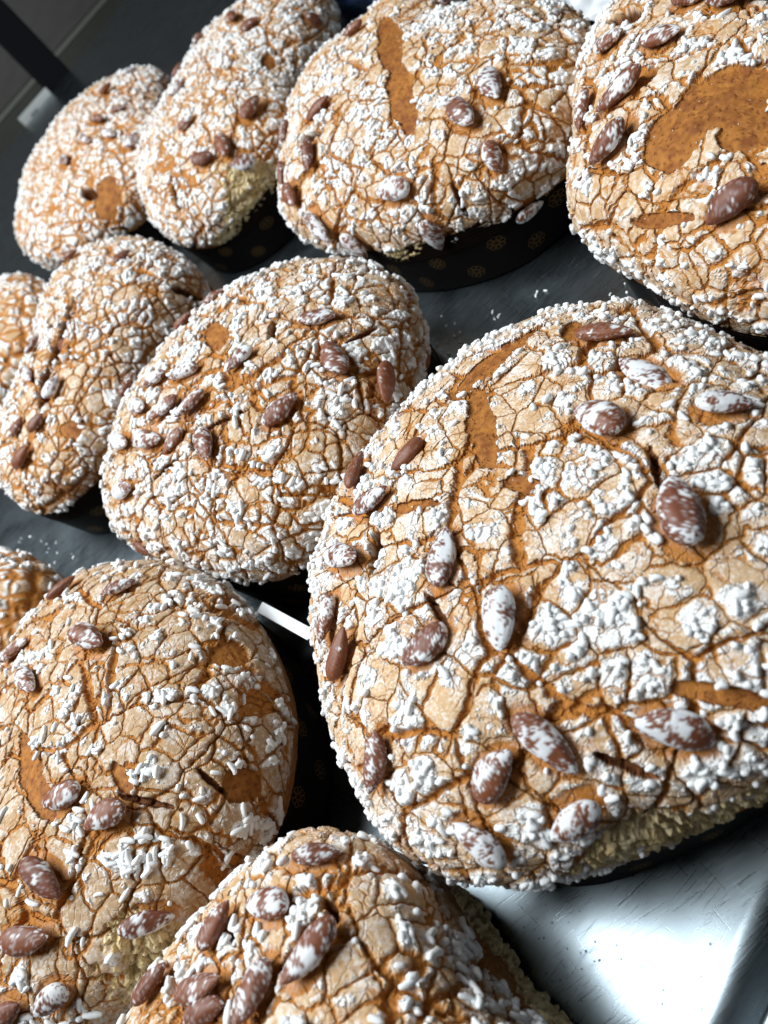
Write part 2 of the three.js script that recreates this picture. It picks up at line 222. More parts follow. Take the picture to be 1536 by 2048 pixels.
const COL = { glaze: [0.56, 0.335, 0.150], glaze2: [0.65, 0.44, 0.26], crack: [0.45, 0.172, 0.030], bald: [0.40, 0.155, 0.028], bald2: [0.20, 0.062, 0.013], crumb: [0.66, 0.47, 0.20], crumb2: [0.80, 0.67, 0.42], brown: [0.33, 0.125, 0.027], powder: [0.86, 0.865, 0.865], hole: [0.17, 0.06, 0.018] };
const rods = [];                                                      // unit sugar rods along x, 48 triangles each
for (let v = 0; v < 12; v++) {
  const half = [0.55, 0.75, 0.95, 1.15, 1.35, 1.6][v % 6], R = 6, pos = [], idx = [];
  const st = [[-half - 0.34, 0], [-half - 0.12, 0.72], [-half * 0.45, 1], [half * 0.45, 1], [half + 0.12, 0.72], [half + 0.34, 0]];
  const bend = rr(-0.16, 0.16);
  for (let s = 1; s < 5; s++) for (let k = 0; k < R; k++) { const a = k / R * 2 * Math.PI, q = st[s][1] * rr(0.84, 1.1); pos.push(st[s][0] + rr(-0.07, 0.07), Math.cos(a) * q * 0.5 * 1.7, Math.sin(a) * q * 0.5 * 1.7 + bend * st[s][0] * st[s][0]); }
  pos.push(st[0][0], rr(-.1, .1), bend * half * half, st[5][0], rr(-.1, .1), bend * half * half);
  for (let k = 0; k < R; k++) { const k2 = (k + 1) % R; idx.push(24, k2, k); for (let s = 0; s < 3; s++) idx.push(s * R + k, s * R + k2, (s + 1) * R + k, s * R + k2, (s + 1) * R + k2, (s + 1) * R + k); idx.push(25, 3 * R + k, 3 * R + k2); }
  const g = new THREE.BufferGeometry(); g.setAttribute('position', new THREE.Float32BufferAttribute(pos, 3)); g.setIndex(idx); g.computeVertexNormals(); rods.push(g);
}

function buildLoaf(o) {
  const PROF = profile(o.ne, o.low);
  const n = o.n, off = o.seed * 3.7, OFF = Math.round(o.seed * 7);
  const ext = [];                                                     // almond footprints and patches, on the dome
  const almonds = [];
  for (const [x1, y1, x2, y2, w, dust] of o.almonds) {
    const a = o.hit(x1, y1), b = o.hit(x2, y2), c = o.hit((x1 + x2) / 2, (y1 + y2) / 2); if (!a || !b || !c) continue;
    const dpt = inFrame(c.clone().add(V(o.x, 0, o.z)))[2], dir = b.clone().sub(a);
    const len = clamp(dir.length() * 1.08, 0.019, 0.0285), wid = clamp(w / FPX * dpt * 1.14, 0.0115, 0.0175); dir.normalize();
    almonds.push({ c, dir, len, wid: Math.min(wid, len * 0.68), dust }); ext.push({ c, e1: dir, l1: len * 0.5, l2: Math.min(wid, len * 0.68) * 0.5, kind: 'almond' });
  }
  for (const [px, py, hl, hw, deg, kind] of o.patches) {
    const c = o.hit(px, py), t = deg * Math.PI / 180; if (!c) continue;
    const q = o.hit(px + Math.cos(t) * hl * 0.6, py + Math.sin(t) * hl * 0.6), q2 = o.hit(px - Math.cos(t) * hl * 0.6, py - Math.sin(t) * hl * 0.6), s = o.hit(px - Math.sin(t) * hw * 0.6, py + Math.cos(t) * hw * 0.6), s2 = o.hit(px + Math.sin(t) * hw * 0.6, py - Math.cos(t) * hw * 0.6);
    const e1 = q.clone().sub(q2), e2 = s.clone().sub(s2), l1 = Math.max(0.004, e1.length() / 1.2), l2 = Math.max(0.0018, e2.length() / 1.2);
    e1.normalize(); e2.normalize(); ext.push({ c, e1, e2, G: clamp(e1.dot(e2), -0.8, 0.8), l1, l2: kind === 'crumb' ? Math.max(l2, 0.010) : l2, kind });
  }
  for (const t of ext) t.far = (Math.max(t.l1, t.l2 ?? 0) * 1.7 + 0.006) ** 2;
  // base dome: a disc grid, denser on the side towards the camera; k x k finer samples per cell carry colour and fine relief
  const k = o.k, N = n * k + 1, NN = N * N, FH = Math.min(1250, N * 0.62), FM = Math.min(330, FH * 0.6);
  const toCam = V(-o.x, 0, -o.z).normalize(), hd = Math.hypot(o.x, o.z), mo = 0.34 * clamp((hd - 0.22) / 0.5), ma = -mo * toCam.x, mb = -mo * toCam.z;
  const base = new Float32Array(NN * 3);
  for (let j = 0; j < N; j++) for (let i = 0; i < N; i++) {
    const a = 2 * i / (N - 1) - 1, b = 2 * j / (N - 1) - 1; let r = 0, ph = 0;
    if (a || b) { if (Math.abs(a) > Math.abs(b)) { r = a; ph = Math.PI / 4 * b / a; } else { r = b; ph = Math.PI / 2 - Math.PI / 4 * a / b; } }
    let u = r * Math.cos(ph), v = r * Math.sin(ph);
    const nu = u - ma, nv = v - mb, du = 1 - (ma * u + mb * v), dv = -(ma * v - mb * u), dd = du * du + dv * dv;   // Moebius map of the disc onto itself
    u = (nu * du + nv * dv) / dd; v = (nv * du - nu * dv) / dd;
    const rho = Math.min(1, Math.hypot(u, v)), th = Math.atan2(v, u), s = rho * 600, q = Math.min(599, Math.floor(s)), t = s - q;
    const pr = mix(PROF[q][0], PROF[q + 1][0], t), py = o.y0 + (o.H - o.y0) * mix(PROF[q][1], PROF[q + 1][1], t) + mix(PROF[q][2], PROF[q + 1][2], t), R = o.radius(th) * pr, id = (j * N + i) * 3;
    base[id] = R * Math.cos(th); base[id + 1] = py; base[id + 2] = R * Math.sin(th);
  }
  // slow noise fields on every fourth sample, read back by interpolation
  const CS = 4, CN = Math.ceil((N - 1) / CS) + 1, NF = 14, slow = new Float32Array(CN * CN * NF), S = new Float64Array(NF), p = [0, 0, 0], w = [0, 0, 0];
  for (let j = 0; j < CN; j++) for (let i = 0; i < CN; i++) {
    const b3 = (Math.min(N - 1, j * CS) * N + Math.min(N - 1, i * CS)) * 3, z = (j * CN + i) * NF; p[0] = base[b3] + off; p[1] = base[b3 + 1]; p[2] = base[b3 + 2] - off;
    slow[z] = nz(p, 70, 1); slow[z + 1] = nz(p, 70, 2); slow[z + 2] = nz(p, 70, 3); slow[z + 3] = nz(p, 28, 11); slow[z + 4] = nz(p, 55, 13); slow[z + 5] = nz(p, 60, 15);
    slow[z + 6] = 0.005 * nz(p, 11, 21) + 0.0022 * nz(p, 24, 22); slow[z + 7] = nz(p, 90, 25); slow[z + 8] = fbm(p, 75, 41) + 0.35 * nz(p, 22, 43); slow[z + 9] = nz(p, 120, 46); slow[z + 10] = nz(p, 45, 51); slow[z + 11] = nz(p, 190, 61); slow[z + 12] = nz(p, 150, 64); slow[z + 13] = nz(p, 130, 66);
  }
  const D = new Float32Array(NN), C8 = new Uint8Array(NN * 4), okF = new Float32Array(NN);
  const c3 = [0, 0, 0], set = (c, t) => { c3[0] += (c[0] - c3[0]) * t; c3[1] += (c[1] - c3[1]) * t; c3[2] += (c[2] - c3[2]) * t; }, set2 = (a, b, t, m) => { c3[0] += (mix(a[0], b[0], t) - c3[0]) * m; c3[1] += (mix(a[1], b[1], t) - c3[1]) * m; c3[2] += (mix(a[2], b[2], t) - c3[2]) * m; };
  const sp = 0.36 / N;                                                 // sample spacing, about: no edge is sharper than this
  for (let j = 0; j < N; j++) for (let i = 0; i < N; i++) {
    const v = j * N + i, i3 = v * 3, gx = Math.min(CN - 2, (i / CS) | 0), gy = Math.min(CN - 2, (j / CS) | 0), tx = Math.min(1, i / CS - gx), ty = Math.min(1, j / CS - gy), z0 = (gy * CN + gx) * NF, z1 = z0 + CN * NF;
    for (let f = 0; f < NF; f++) { const a = slow[z0 + f] + (slow[z0 + NF + f] - slow[z0 + f]) * tx, b = slow[z1 + f] + (slow[z1 + NF + f] - slow[z1 + f]) * tx; S[f] = a + (b - a) * ty; }
    p[0] = base[i3] + off; p[1] = base[i3 + 1]; p[2] = base[i3 + 2] - off;
    const n1 = S[0], n2 = S[1], n3 = S[2], big = S[3], f1 = nz(p, FM, 4), f2 = nz(p, FM, 5), f3 = nz(p, FM, 6), h1 = nz(p, FH, 7), h2 = nz(p, FH, 8), gr = 0.45 * rnd() + 0.55 * (0.5 + 0.8 * nz(p, FH * 0.8, 9));
    w[0] = p[0] + n1 * 0.0026 + f1 * 0.0009 + h1 * 0.0002; w[1] = p[1] + n2 * 0.0026 + f2 * 0.0009 + h2 * 0.0002; w[2] = p[2] + n3 * 0.0026 + f3 * 0.0009 - h1 * 0.0002;
    const rag = f1 * 0.5 + h1 * 0.35, lowY = base[i3 + 1];
    // cracks: three sizes
    const s0 = o.s1 * 2.7; worley(w[0] / s0, w[1] / s0, w[2] / s0, OFF); const e0 = W.e * s0;
    worley(w[0] / o.s1, w[1] / o.s1, w[2] / o.s1, OFF + 5); const e1 = W.e * o.s1, id1 = W.id;
    const s2 = o.s1 * 0.43; worley(w[0] / s2, w[1] / s2, w[2] / s2, OFF + 9); const e2 = W.e * s2;
    const w0 = clamp(0.0013 + 0.0026 * big, 0.0005, 0.0030), w1 = clamp(0.00048 + 0.0009 * S[4], 0.00022, 0.0013), w2 = clamp(0.00026 + 0.0005 * S[5], 0, 0.0005);
    const k0 = 1 - ss(w0 * 0.45, w0 * 0.45 + Math.max(w0 * 0.5, sp * 1.5), e0 + rag * 0.0005), k1 = 1 - ss(w1 * 0.45, w1 * 0.45 + Math.max(w1 * 0.5, sp * 1.5), e1 + rag * 0.0003), k2 = w2 > 0.0001 ? clamp(w2 / sp) * (1 - ss(w2 * 0.4, w2 * 0.4 + Math.max(w2 * 0.7, sp * 1.3), e2)) : 0;
    const plate = Math.min(e0, e1), low = S[6] + 0.0007 * big + 0.0003 * n1;
    let d = low;
    const gl = 1 - ss(0.047, 0.043, lowY + 0.004 * S[7]);                                // the glaze stops near the paper
    const pores = ss(0.30, 0.46, nz(p, Math.min(520, FH), 29)), crumbly = Math.max(k0, k1);
    d += (0.0005 * (1 - Math.exp(-plate / 0.0018)) + (id1 - 0.5) * 0.0004 - (0.0013 + 0.5 * w0) * k0 - (0.0008 + 0.6 * w1) * k1 - 0.0004 * k2) * gl + (0.00010 + 0.0004 * crumbly) * f2 + (0.00006 + 0.00018 * crumbly) * h2 - 0.0006 * pores * (0.25 + 0.75 * crumbly);
    // patches and almonds
    let bald = 0, crumb = 0, hole = 0, brown = 0, rough = 0, alm = 9, holeD = 0;
    for (const t of ext) {
      const dx = base[i3] - t.c.x, dy = base[i3 + 1] - t.c.y, dz = base[i3 + 2] - t.c.z; if (dx * dx + dy * dy + dz * dz > t.far) continue;
      const a = dx * t.e1.x + dy * t.e1.y + dz * t.e1.z;
      if (t.kind === 'almond') { const b = Math.sqrt(Math.max(0, dx * dx + dy * dy + dz * dz - a * a)); alm = Math.min(alm, Math.hypot(a / t.l1, b / t.l2)); continue; }
      const b0 = dx * t.e2.x + dy * t.e2.y + dz * t.e2.z, G = t.G, q2 = 1 - G * G, deep = t.kind === 'hole' && t.l2 > 0.006;
      const m = Math.hypot((a - G * b0) / q2 / t.l1, (b0 - G * a) / q2 / t.l2) + (deep ? 0.1 * n2 + 0.1 * f1 : 0.26 * n2 + 0.25 * big + (0.14 * f2 + 0.05 * h2) * Math.min(1.6, 0.008 / t.l2) + (t.kind === 'hole' ? 0.3 * n3 + 0.2 * f1 : 0));
      if (t.kind === 'bald') bald = Math.max(bald, 1 - ss(0.88, 0.88 + Math.max(0.06, sp * 2 / t.l2), m)); else if (t.kind === 'crumb') crumb = Math.max(crumb, 1 - ss(0.85, 1.05, m + 0.2 * f1));
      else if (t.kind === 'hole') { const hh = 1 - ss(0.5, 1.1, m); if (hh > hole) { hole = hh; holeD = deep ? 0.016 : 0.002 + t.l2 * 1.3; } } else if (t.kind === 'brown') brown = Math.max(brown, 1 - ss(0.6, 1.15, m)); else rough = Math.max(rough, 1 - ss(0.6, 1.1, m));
    }
    const ring = alm < 1.5 ? 1 - ss(1.05, 1.42, alm + rag * 0.3) : 0;
    // sugar powder on the plates, in clumps
    const cl = S[8] + 0.26 * (id1 - 0.5) + o.sug;
    let pw = ss(0.0, 0.10, cl + 0.12 * f3 + 0.12 * h2) * ss(0.0007, 0.0013, plate) * (1 - k2 * 0.8) * (1 - bald) * (1 - crumb * 0.85) * (1 - hole) * (1 - brown) * (1 - ring) * (1 - rough) * gl;
    const spk = ss(0.42, 0.80, gr + 0.40 * S[9] + 0.15 * f2) * o.dust * (1 - crumbly) * (1 - bald) * (1 - hole) * (1 - crumb) * (1 - ring * 0.7) * gl;
    const tone = clamp(0.5 + 0.55 * S[10] + 0.35 * f3);
    const grain = 0.90 + 0.10 * (h2 + f2) + 0.10 * gr; c3[0] = mix(COL.glaze[0], COL.glaze2[0], tone) * o.tone * grain; c3[1] = mix(COL.glaze[1], COL.glaze2[1], tone) * o.tone * grain; c3[2] = mix(COL.glaze[2], COL.glaze2[2], tone) * o.tone * grain;
    const kk = Math.max(k0, k1 * 0.95, k2 * 0.5, ring * 0.85, rough * (0.6 + 0.4 * ss(-.2, .2, f1)));
    set(COL.crack, ss(0.25, 0.6, kk)); if (kk > 0.4) set(COL.brown, 0.3 * ss(0.05, 0.3, f3 + h1)); set(COL.brown, Math.max(1 - gl, brown) * (0.75 + 0.25 * ss(-0.3, 0.3, f1)));
    set(COL.powder, Math.max(spk * 0.85, pw * (0.80 + 0.20 * ss(-0.3, 0.2, h1))));
    if (pw > 0) d += pw * (0.0004 + 0.0007 * Math.min(0.3, Math.max(0, nz(p, FM * 0.9, 71) + 0.3 * h1)) / 0.3 + 0.00018 * h2);
    if (ring) d -= ring * 0.0012;
    if (rough) d -= rough * (0.0012 - 0.0022 * f1 - 0.0010 * h1);
    if (bald) { const rd = Math.abs(S[13] + 0.4 * f3); d = mix(d, low - 0.0023 + 0.0004 * f1 + 0.0006 * rd + 0.00012 * h2 - 0.0004 * pores, bald); set2(COL.bald, COL.bald2, clamp(0.25 + 0.9 * rd - 0.45 * f2 + 0.45 * n1 + 0.3 * h2 + 0.4 * pores), ss(0.3, 0.7, bald)); if (gr > 1.02) set(COL.powder, bald * 0.6); }
    if (crumb) { const s1 = Math.abs(S[11]), air = ss(0.16, 0.36, S[13] + 0.3 * f3); d = mix(d, d + (n > 300 && n !== 330 ? 1 : 0.4) * (-0.0016 + 0.0026 * ss(0, 0.3, s1) + 0.0009 * f2 + 0.0004 * h2 - 0.0030 * air), crumb); set2(COL.crumb, COL.crumb2, clamp(0.5 + 0.7 * S[12] + 0.4 * f1), ss(0.2, 0.7, crumb)); }
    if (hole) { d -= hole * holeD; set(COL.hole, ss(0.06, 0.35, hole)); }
    D[v] = d; const c = v * 4; for (let q = 0; q < 3; q++) { const x = c3[q]; C8[c + q] = 255 * (x < 0.0031308 ? 12.92 * x : 1.055 * Math.pow(x, 1 / 2.4) - 0.055) + 0.5; } C8[c + 3] = 255;
    okF[v] = gl * (1 - bald) * (1 - crumb * 0.9) * (1 - hole) * (1 - brown * 0.8) * (1 - rough * 0.7) * (alm > 1.12 ? 1 : 0) * (plate > 0.0016 ? 1 : 0.08) * (0.03 + 0.97 * ss(-0.02, 0.22, cl + 0.1 * f3));
  }
  // mesh: every k-th sample, its relief averaged over a cell; the rest of the relief goes to the bump map
  const m1 = n + 1, NV = m1 * m1, bm = new Float32Array(NV * 3), dm = new Float32Array(NV), ok = new Float32Array(NV), uv = new Float32Array(NV * 2), idx = new Uint32Array(n * n * 6); let iq = 0; const hk = k >> 1;
  for (let j = 0; j <= n; j++) for (let i = 0; i <= n; i++) {
    const v = j * m1 + i, t = (j * k * N + i * k); let s = 0, c = 0; for (let b = -hk; b <= hk; b++) for (let a = -hk; a <= hk; a++) { const x = i * k + a, y = j * k + b; if (x >= 0 && y >= 0 && x < N && y < N) { s += D[y * N + x]; c++; } }
    dm[v] = s / c; ok[v] = okF[t]; bm[v * 3] = base[t * 3]; bm[v * 3 + 1] = base[t * 3 + 1]; bm[v * 3 + 2] = base[t * 3 + 2]; uv[v * 2] = (i * k + 0.5) / N; uv[v * 2 + 1] = (j * k + 0.5) / N;
    if (i < n && j < n) { const A = v, B = v + 1, Cc = v + m1, Dd = v + m1 + 1; if ((2 * i < n) === (2 * j < n)) idx.set([A, Cc, Dd, A, Dd, B], iq); else idx.set([A, Cc, B, B, Cc, Dd], iq); iq += 6; }
  }
  const B8 = new Uint8Array(NN * 4), BR = 0.0012;
  for (let j = 0; j < N; j++) for (let i = 0; i < N; i++) { const gx = Math.min(n - 1, (i / k) | 0), gy = Math.min(n - 1, (j / k) | 0), tx = i / k - gx, ty = j / k - gy, a = dm[gy * m1 + gx], b = dm[gy * m1 + gx + 1], c = dm[(gy + 1) * m1 + gx], e = dm[(gy + 1) * m1 + gx + 1]; const r = D[j * N + i] - mix(mix(a, b, tx), mix(c, e, tx), ty), q = (j * N + i) * 4, val = 255 * clamp(0.5 + r / (2 * BR)) + 0.5; B8[q] = B8[q + 1] = B8[q + 2] = val; B8[q + 3] = 255; }
  const mkT = (d8, srgb) => { const t = new THREE.DataTexture(d8, N, N); t.magFilter = THREE.LinearFilter; t.minFilter = THREE.LinearFilter; if (srgb) t.colorSpace = THREE.SRGBColorSpace; t.needsUpdate = true; return t; };
  const crustMat = new THREE.MeshPhysicalMaterial({ map: mkT(C8, true), bumpMap: mkT(B8, false), bumpScale: 2 * BR, roughness: 0.72, specularIntensity: 0.5 });
  const g = new THREE.BufferGeometry(); g.setAttribute('position', new THREE.BufferAttribute(bm, 3)); g.setAttribute('uv', new THREE.BufferAttribute(uv, 2)); g.setIndex(new THREE.BufferAttribute(idx, 1)); g.computeVertexNormals();
  const bn = g.attributes.normal.array.slice(); { const m = ((n >> 1) * m1 + (n >> 1)) * 3; if (bn[m + 1] < 0) { for (let i = 0; i < idx.length; i += 3) { const t = idx[i]; idx[i] = idx[i + 1]; idx[i + 1] = t; } for (let i = 0; i < bn.length; i++) bn[i] = -bn[i]; } }
  const pos = new Float32Array(NV * 3); for (let v = 0; v < NV; v++) for (let q = 0; q < 3; q++) pos[v * 3 + q] = bm[v * 3 + q] + bn[v * 3 + q] * dm[v];
  g.setAttribute('position', new THREE.BufferAttribute(pos, 3)); g.computeVertexNormals();
  const loaf = new THREE.Group(); loaf.position.set(o.x, 0, o.z);
  part('crust', g, crustMat, loaf);

  // paper mould: fine horizontal ribs, a thin wall open at the top, and a bottom
  { const NT = 220, ring = [], ps = [], uv = [], ix = []; const rows = 44;
    for (let j = 0; j <= rows + 1; j++) { const t = Math.max(0, j - 1) / rows, y = 0.002 + 0.050 * t, k = j === 0 ? 0 : (0.925 + 0.05 * t) * (o.mould ?? 1); let sarc = 0;
      for (let i = 0; i <= NT; i++) { const th = i / NT * 2 * Math.PI, R = o.radius(th) * k + (j ? 0.0005 * (j % 2 ? 1 : -1) * ss(0.55, 0.75, t) + 0.0012 * Math.sin(th * 9 + 3 * Math.sin(th * 4)) : 0); ps.push(R * Math.cos(th), y, R * Math.sin(th)); uv.push(th * o.r / 0.08, y / 0.08); if (j && i) { const a = j * (NT + 1) + i, b = a - 1, c = b - NT - 1, d = a - NT - 1; ix.push(a, b, d, b, c, d); } } }
    const m = new THREE.BufferGeometry(); m.setAttribute('position', new THREE.Float32BufferAttribute(ps, 3)); m.setAttribute('uv', new THREE.Float32BufferAttribute(uv, 2)); m.setIndex(ix); m.computeVertexNormals(); part('paper_mould', m, M.paper, loaf).userData.label = 'dark brown ribbed baking paper with faint gold rosettes'; }

  const nearest = (c) => { let best = 0, bd = 9; for (let v = 0; v < NV; v++) { const i = v * 3, dx = bm[i] - c.x, dy = bm[i + 1] - c.y, dz = bm[i + 2] - c.z, d = dx * dx + dy * dy + dz * dz; if (d < bd) { bd = d; best = v; } } return best; };
  // almonds, each its own mesh
  almonds.forEach((al, ai) => {
    const big = o.n > 320, S = o.n > 400 ? 50 : big ? 36 : 24, R = o.n > 400 ? 38 : big ? 28 : 18, ps = [], cs = [], ix = [], no = o.seed + ai * 7.3, fat = rr(0.6, 0.76), skew = rr(-0.18, 0.18), red = rr(0, 1);
    for (let j = 0; j <= S; j++) { const s = 0.5 - 0.5 * Math.cos(Math.PI * j / S), prof = 1.92 * Math.pow(s, 0.52) * Math.pow(1 - s, 0.74);
      for (let k = 0; k < R; k++) { const a = k / R * 2 * Math.PI, ca = Math.cos(a), sa = Math.sin(a);
        const wr = noise(ca * 3.2 + no, sa * 3.2, s * 1.6 + no) * 0.07 + noise(ca * 6 + no, sa * 6, s * 2.2) * 0.05, fl = 1 + 0.10 * noise(ca * 1.2 + no, sa * 1.2, s * 3 + no);
        let x = (s - 0.46) * al.len, y = sa * prof * al.wid * 0.5 * fat * (fl + wr), z = (ca * prof * fl * (1 + wr) + skew * Math.sin(Math.PI * s)) * al.wid * 0.5;
        const grit = noise(x * 1400, y * 1400, z * 1400 + no), dn = noise(x * 230 + no, y * 230, z * 230) * 0.5 + noise(x * 650 + no, y * 650, z * 650) * 0.4 + 0.4 * noise(x * 90 + no, y * 90 + 4, z * 90) + 0.32 * grit;
        const du = clamp(Math.max(ss(0.40 - al.dust * 0.72, 0.50 - al.dust * 0.72, dn), (0.08 + 0.55 * al.dust) * ss(0.1, 0.4, grit + 0.3 * dn)));
        const up = 1 + du * 0.035 + (du > 0.1 ? 0.04 * Math.max(0, grit) : 0); y *= up; z *= up;
        ps.push(x, y, z);
        const st = clamp(0.5 + 0.7 * noise(ca * 6 + no, sa * 6, s * 2.5) + 0.3 * noise(ca * 14 + no, sa * 14, s * 5)); const b = mix(0.12, 0.235, st * 0.6 + red * 0.4), gg = mix(0.036, 0.072, st * 0.6 + red * 0.4), bb = mix(0.017, 0.027, st);
        cs.push(mix(b, 0.80, du * 0.93), mix(gg, 0.82, du * 0.93), mix(bb, 0.84, du * 0.93));
        if (j) { const A = j * R + k, B = j * R + (k + 1) % R; ix.push(A, B, A - R, B, B - R, A - R); } } }
    const ag = new THREE.BufferGeometry(); ag.setAttribute('position', new THREE.Float32BufferAttribute(ps, 3)); ag.setAttribute('color', new THREE.Float32BufferAttribute(cs, 3)); ag.setIndex(ix); ag.computeVertexNormals();
    { const na = ag.attributes.normal; let t = 0; for (let i = 0; i < na.count; i += 7) t += na.getX(i) * ps[i * 3] + na.getY(i) * ps[i * 3 + 1] + na.getZ(i) * ps[i * 3 + 2]; if (t < 0) { for (let i = 0; i < ix.length; i += 3) { const q = ix[i]; ix[i] = ix[i + 1]; ix[i + 1] = q; } ag.setIndex(ix); ag.computeVertexNormals(); } }
    const v = nearest(al.c), nn = V(bn[v * 3], bn[v * 3 + 1], bn[v * 3 + 2]), xx = al.dir.clone().addScaledVector(nn, -al.dir.dot(nn)).normalize(), zz = V(0, 0, 0).crossVectors(xx, nn);
    const m = part('almond', ag, M.almond, loaf); m.quaternion.setFromRotationMatrix(new THREE.Matrix4().makeBasis(xx, nn, zz)); m.rotateX(rr(-0.15, 0.15)); m.rotateZ(rr(-0.1, 0.1));
    m.position.set(pos[v * 3], pos[v * 3 + 1], pos[v * 3 + 2]).addScaledVector(nn, al.wid * fat * 0.5 * 0.80 + 0.0009);
  });

  // sugar rods
  let amax = 0; const cell = (v) => { const i = v % (n + 1), j = (v / (n + 1)) | 0, a = v * 3, b = (v + (i < n ? 1 : -1)) * 3, c = (v + (j < n ? n + 1 : -n - 1)) * 3; const ux = bm[b] - bm[a], uy = bm[b + 1] - bm[a + 1], uz = bm[b + 2] - bm[a + 2], vx = bm[c] - bm[a], vy = bm[c + 1] - bm[a + 1], vz = bm[c + 2] - bm[a + 2]; return Math.hypot(uy * vz - uz * vy, uz * vx - ux * vz, ux * vy - uy * vx); };
  for (let k = 0; k < 400; k++) amax = Math.max(amax, cell(Math.floor(rnd() * NV)));
  const list = [], mat = new THREE.Matrix4(), nn = V(0, 0, 0), cam = camera.position.clone().sub(loaf.position);
  let guard = 0;
  while (list.length < o.grains && guard++ < 900000) {
    const v = Math.floor(rnd() * NV); if (rnd() > ok[v] * cell(v) / amax) continue;
    const i3 = v * 3; nn.set(bn[i3], bn[i3 + 1], bn[i3 + 2]); const P = V(pos[i3], pos[i3 + 1], pos[i3 + 2]);
    const t = V(rr(-1, 1), rr(-1, 1), rr(-1, 1)), x = t.addScaledVector(nn, -t.dot(nn)).normalize().addScaledVector(nn, rr(-0.2, 0.2)).normalize(), z = V(0, 0, 0).crossVectors(x, nn).normalize(), y = V(0, 0, 0).crossVectors(z, x);
    const s = rr(0.0011, 0.00185), kv = Math.floor(rnd() * 12), long = rr(0.75, 1.15) * o.asp;
    P.addScaledVector(nn, s * rr(0.05, 0.5));
    const W3 = P.clone().add(loaf.position), fr = inFrame(W3), face = cam.clone().sub(P).normalize().dot(nn);
    const seen = face > -0.05 && fr[0] > -10 && fr[0] < 1546 && fr[1] > -10 && fr[1] < 2058;
    if (!seen && rnd() > 0.75) continue;
    list.push({ k: kv, m: mat.clone().makeBasis(x, y, z).scale(V(s * long, s, s)).setPosition(P), size: seen ? s * (0.5 + face) / fr[2] * (0.6 + 0.4 * ((kv % 6) / 5)) : 0 });
  }
  list.sort((a, b) => b.size - a.size);
  for (const it of list.slice(0, o.single)) { const m = part('sugar_grain', rods[it.k], M.sugar, loaf); it.m.decompose(m.position, m.quaternion, m.scale); }
  const rest = list.slice(o.single), im = new THREE.InstancedMesh(rods[2], M.sugar, rest.length); rest.forEach((it, i) => { const f = 0.6 + 0.2 * (it.k % 6); im.setMatrixAt(i, it.m.clone().multiply(new THREE.Matrix4().makeScale(f, 1, 1))); });
  im.name = 'sugar_grains'; im.userData.kind = 'stuff'; loaf.add(im);
  // fine crystals
  const nc = Math.round(o.grains * (o.n > 320 ? 2.6 : 0.8)), ic = new THREE.InstancedMesh(new THREE.OctahedronGeometry(1, 0), M.crystal, nc); let ci = 0; guard = 0; const e = new THREE.Euler(), qq = new THREE.Quaternion();
  while (ci < nc && guard++ < 900000) { const v = Math.floor(rnd() * NV), i3 = v * 3; if (rnd() > (0.015 + ok[v]) * cell(v) / amax || pos[i3 + 1] < 0.045) continue; const s = rr(0.00016, 0.00042); ic.setMatrixAt(ci++, mat.compose(V(pos[i3] + bn[i3] * s * 0.4, pos[i3 + 1] + bn[i3 + 1] * s * 0.4, pos[i3 + 2] + bn[i3 + 2] * s * 0.4), qq.setFromEuler(e.set(rr(0, 6), rr(0, 6), rr(0, 6))), V(s * rr(0.8, 1.5), s, s))); }
  ic.count = ci; ic.name = 'sugar_crystals'; ic.userData.kind = 'stuff'; loaf.add(ic);
  tag(loaf, 'sweet_loaf', 'almond and pearl sugar sweet bread', 'bread', 'glazed almond loaves on the steel bench'); loaf.userData.label = o.label;
}
const TONE = { A: 1, B: 0.98, C: 0.98, D: 1, E: 1, F: 0.92, G: 0.95, H: 0.86, I: 0.95, J: 0.80, K: 1 };
for (const o of LOAVES) { o.tone = TONE[o.key]; buildLoaf(o); }

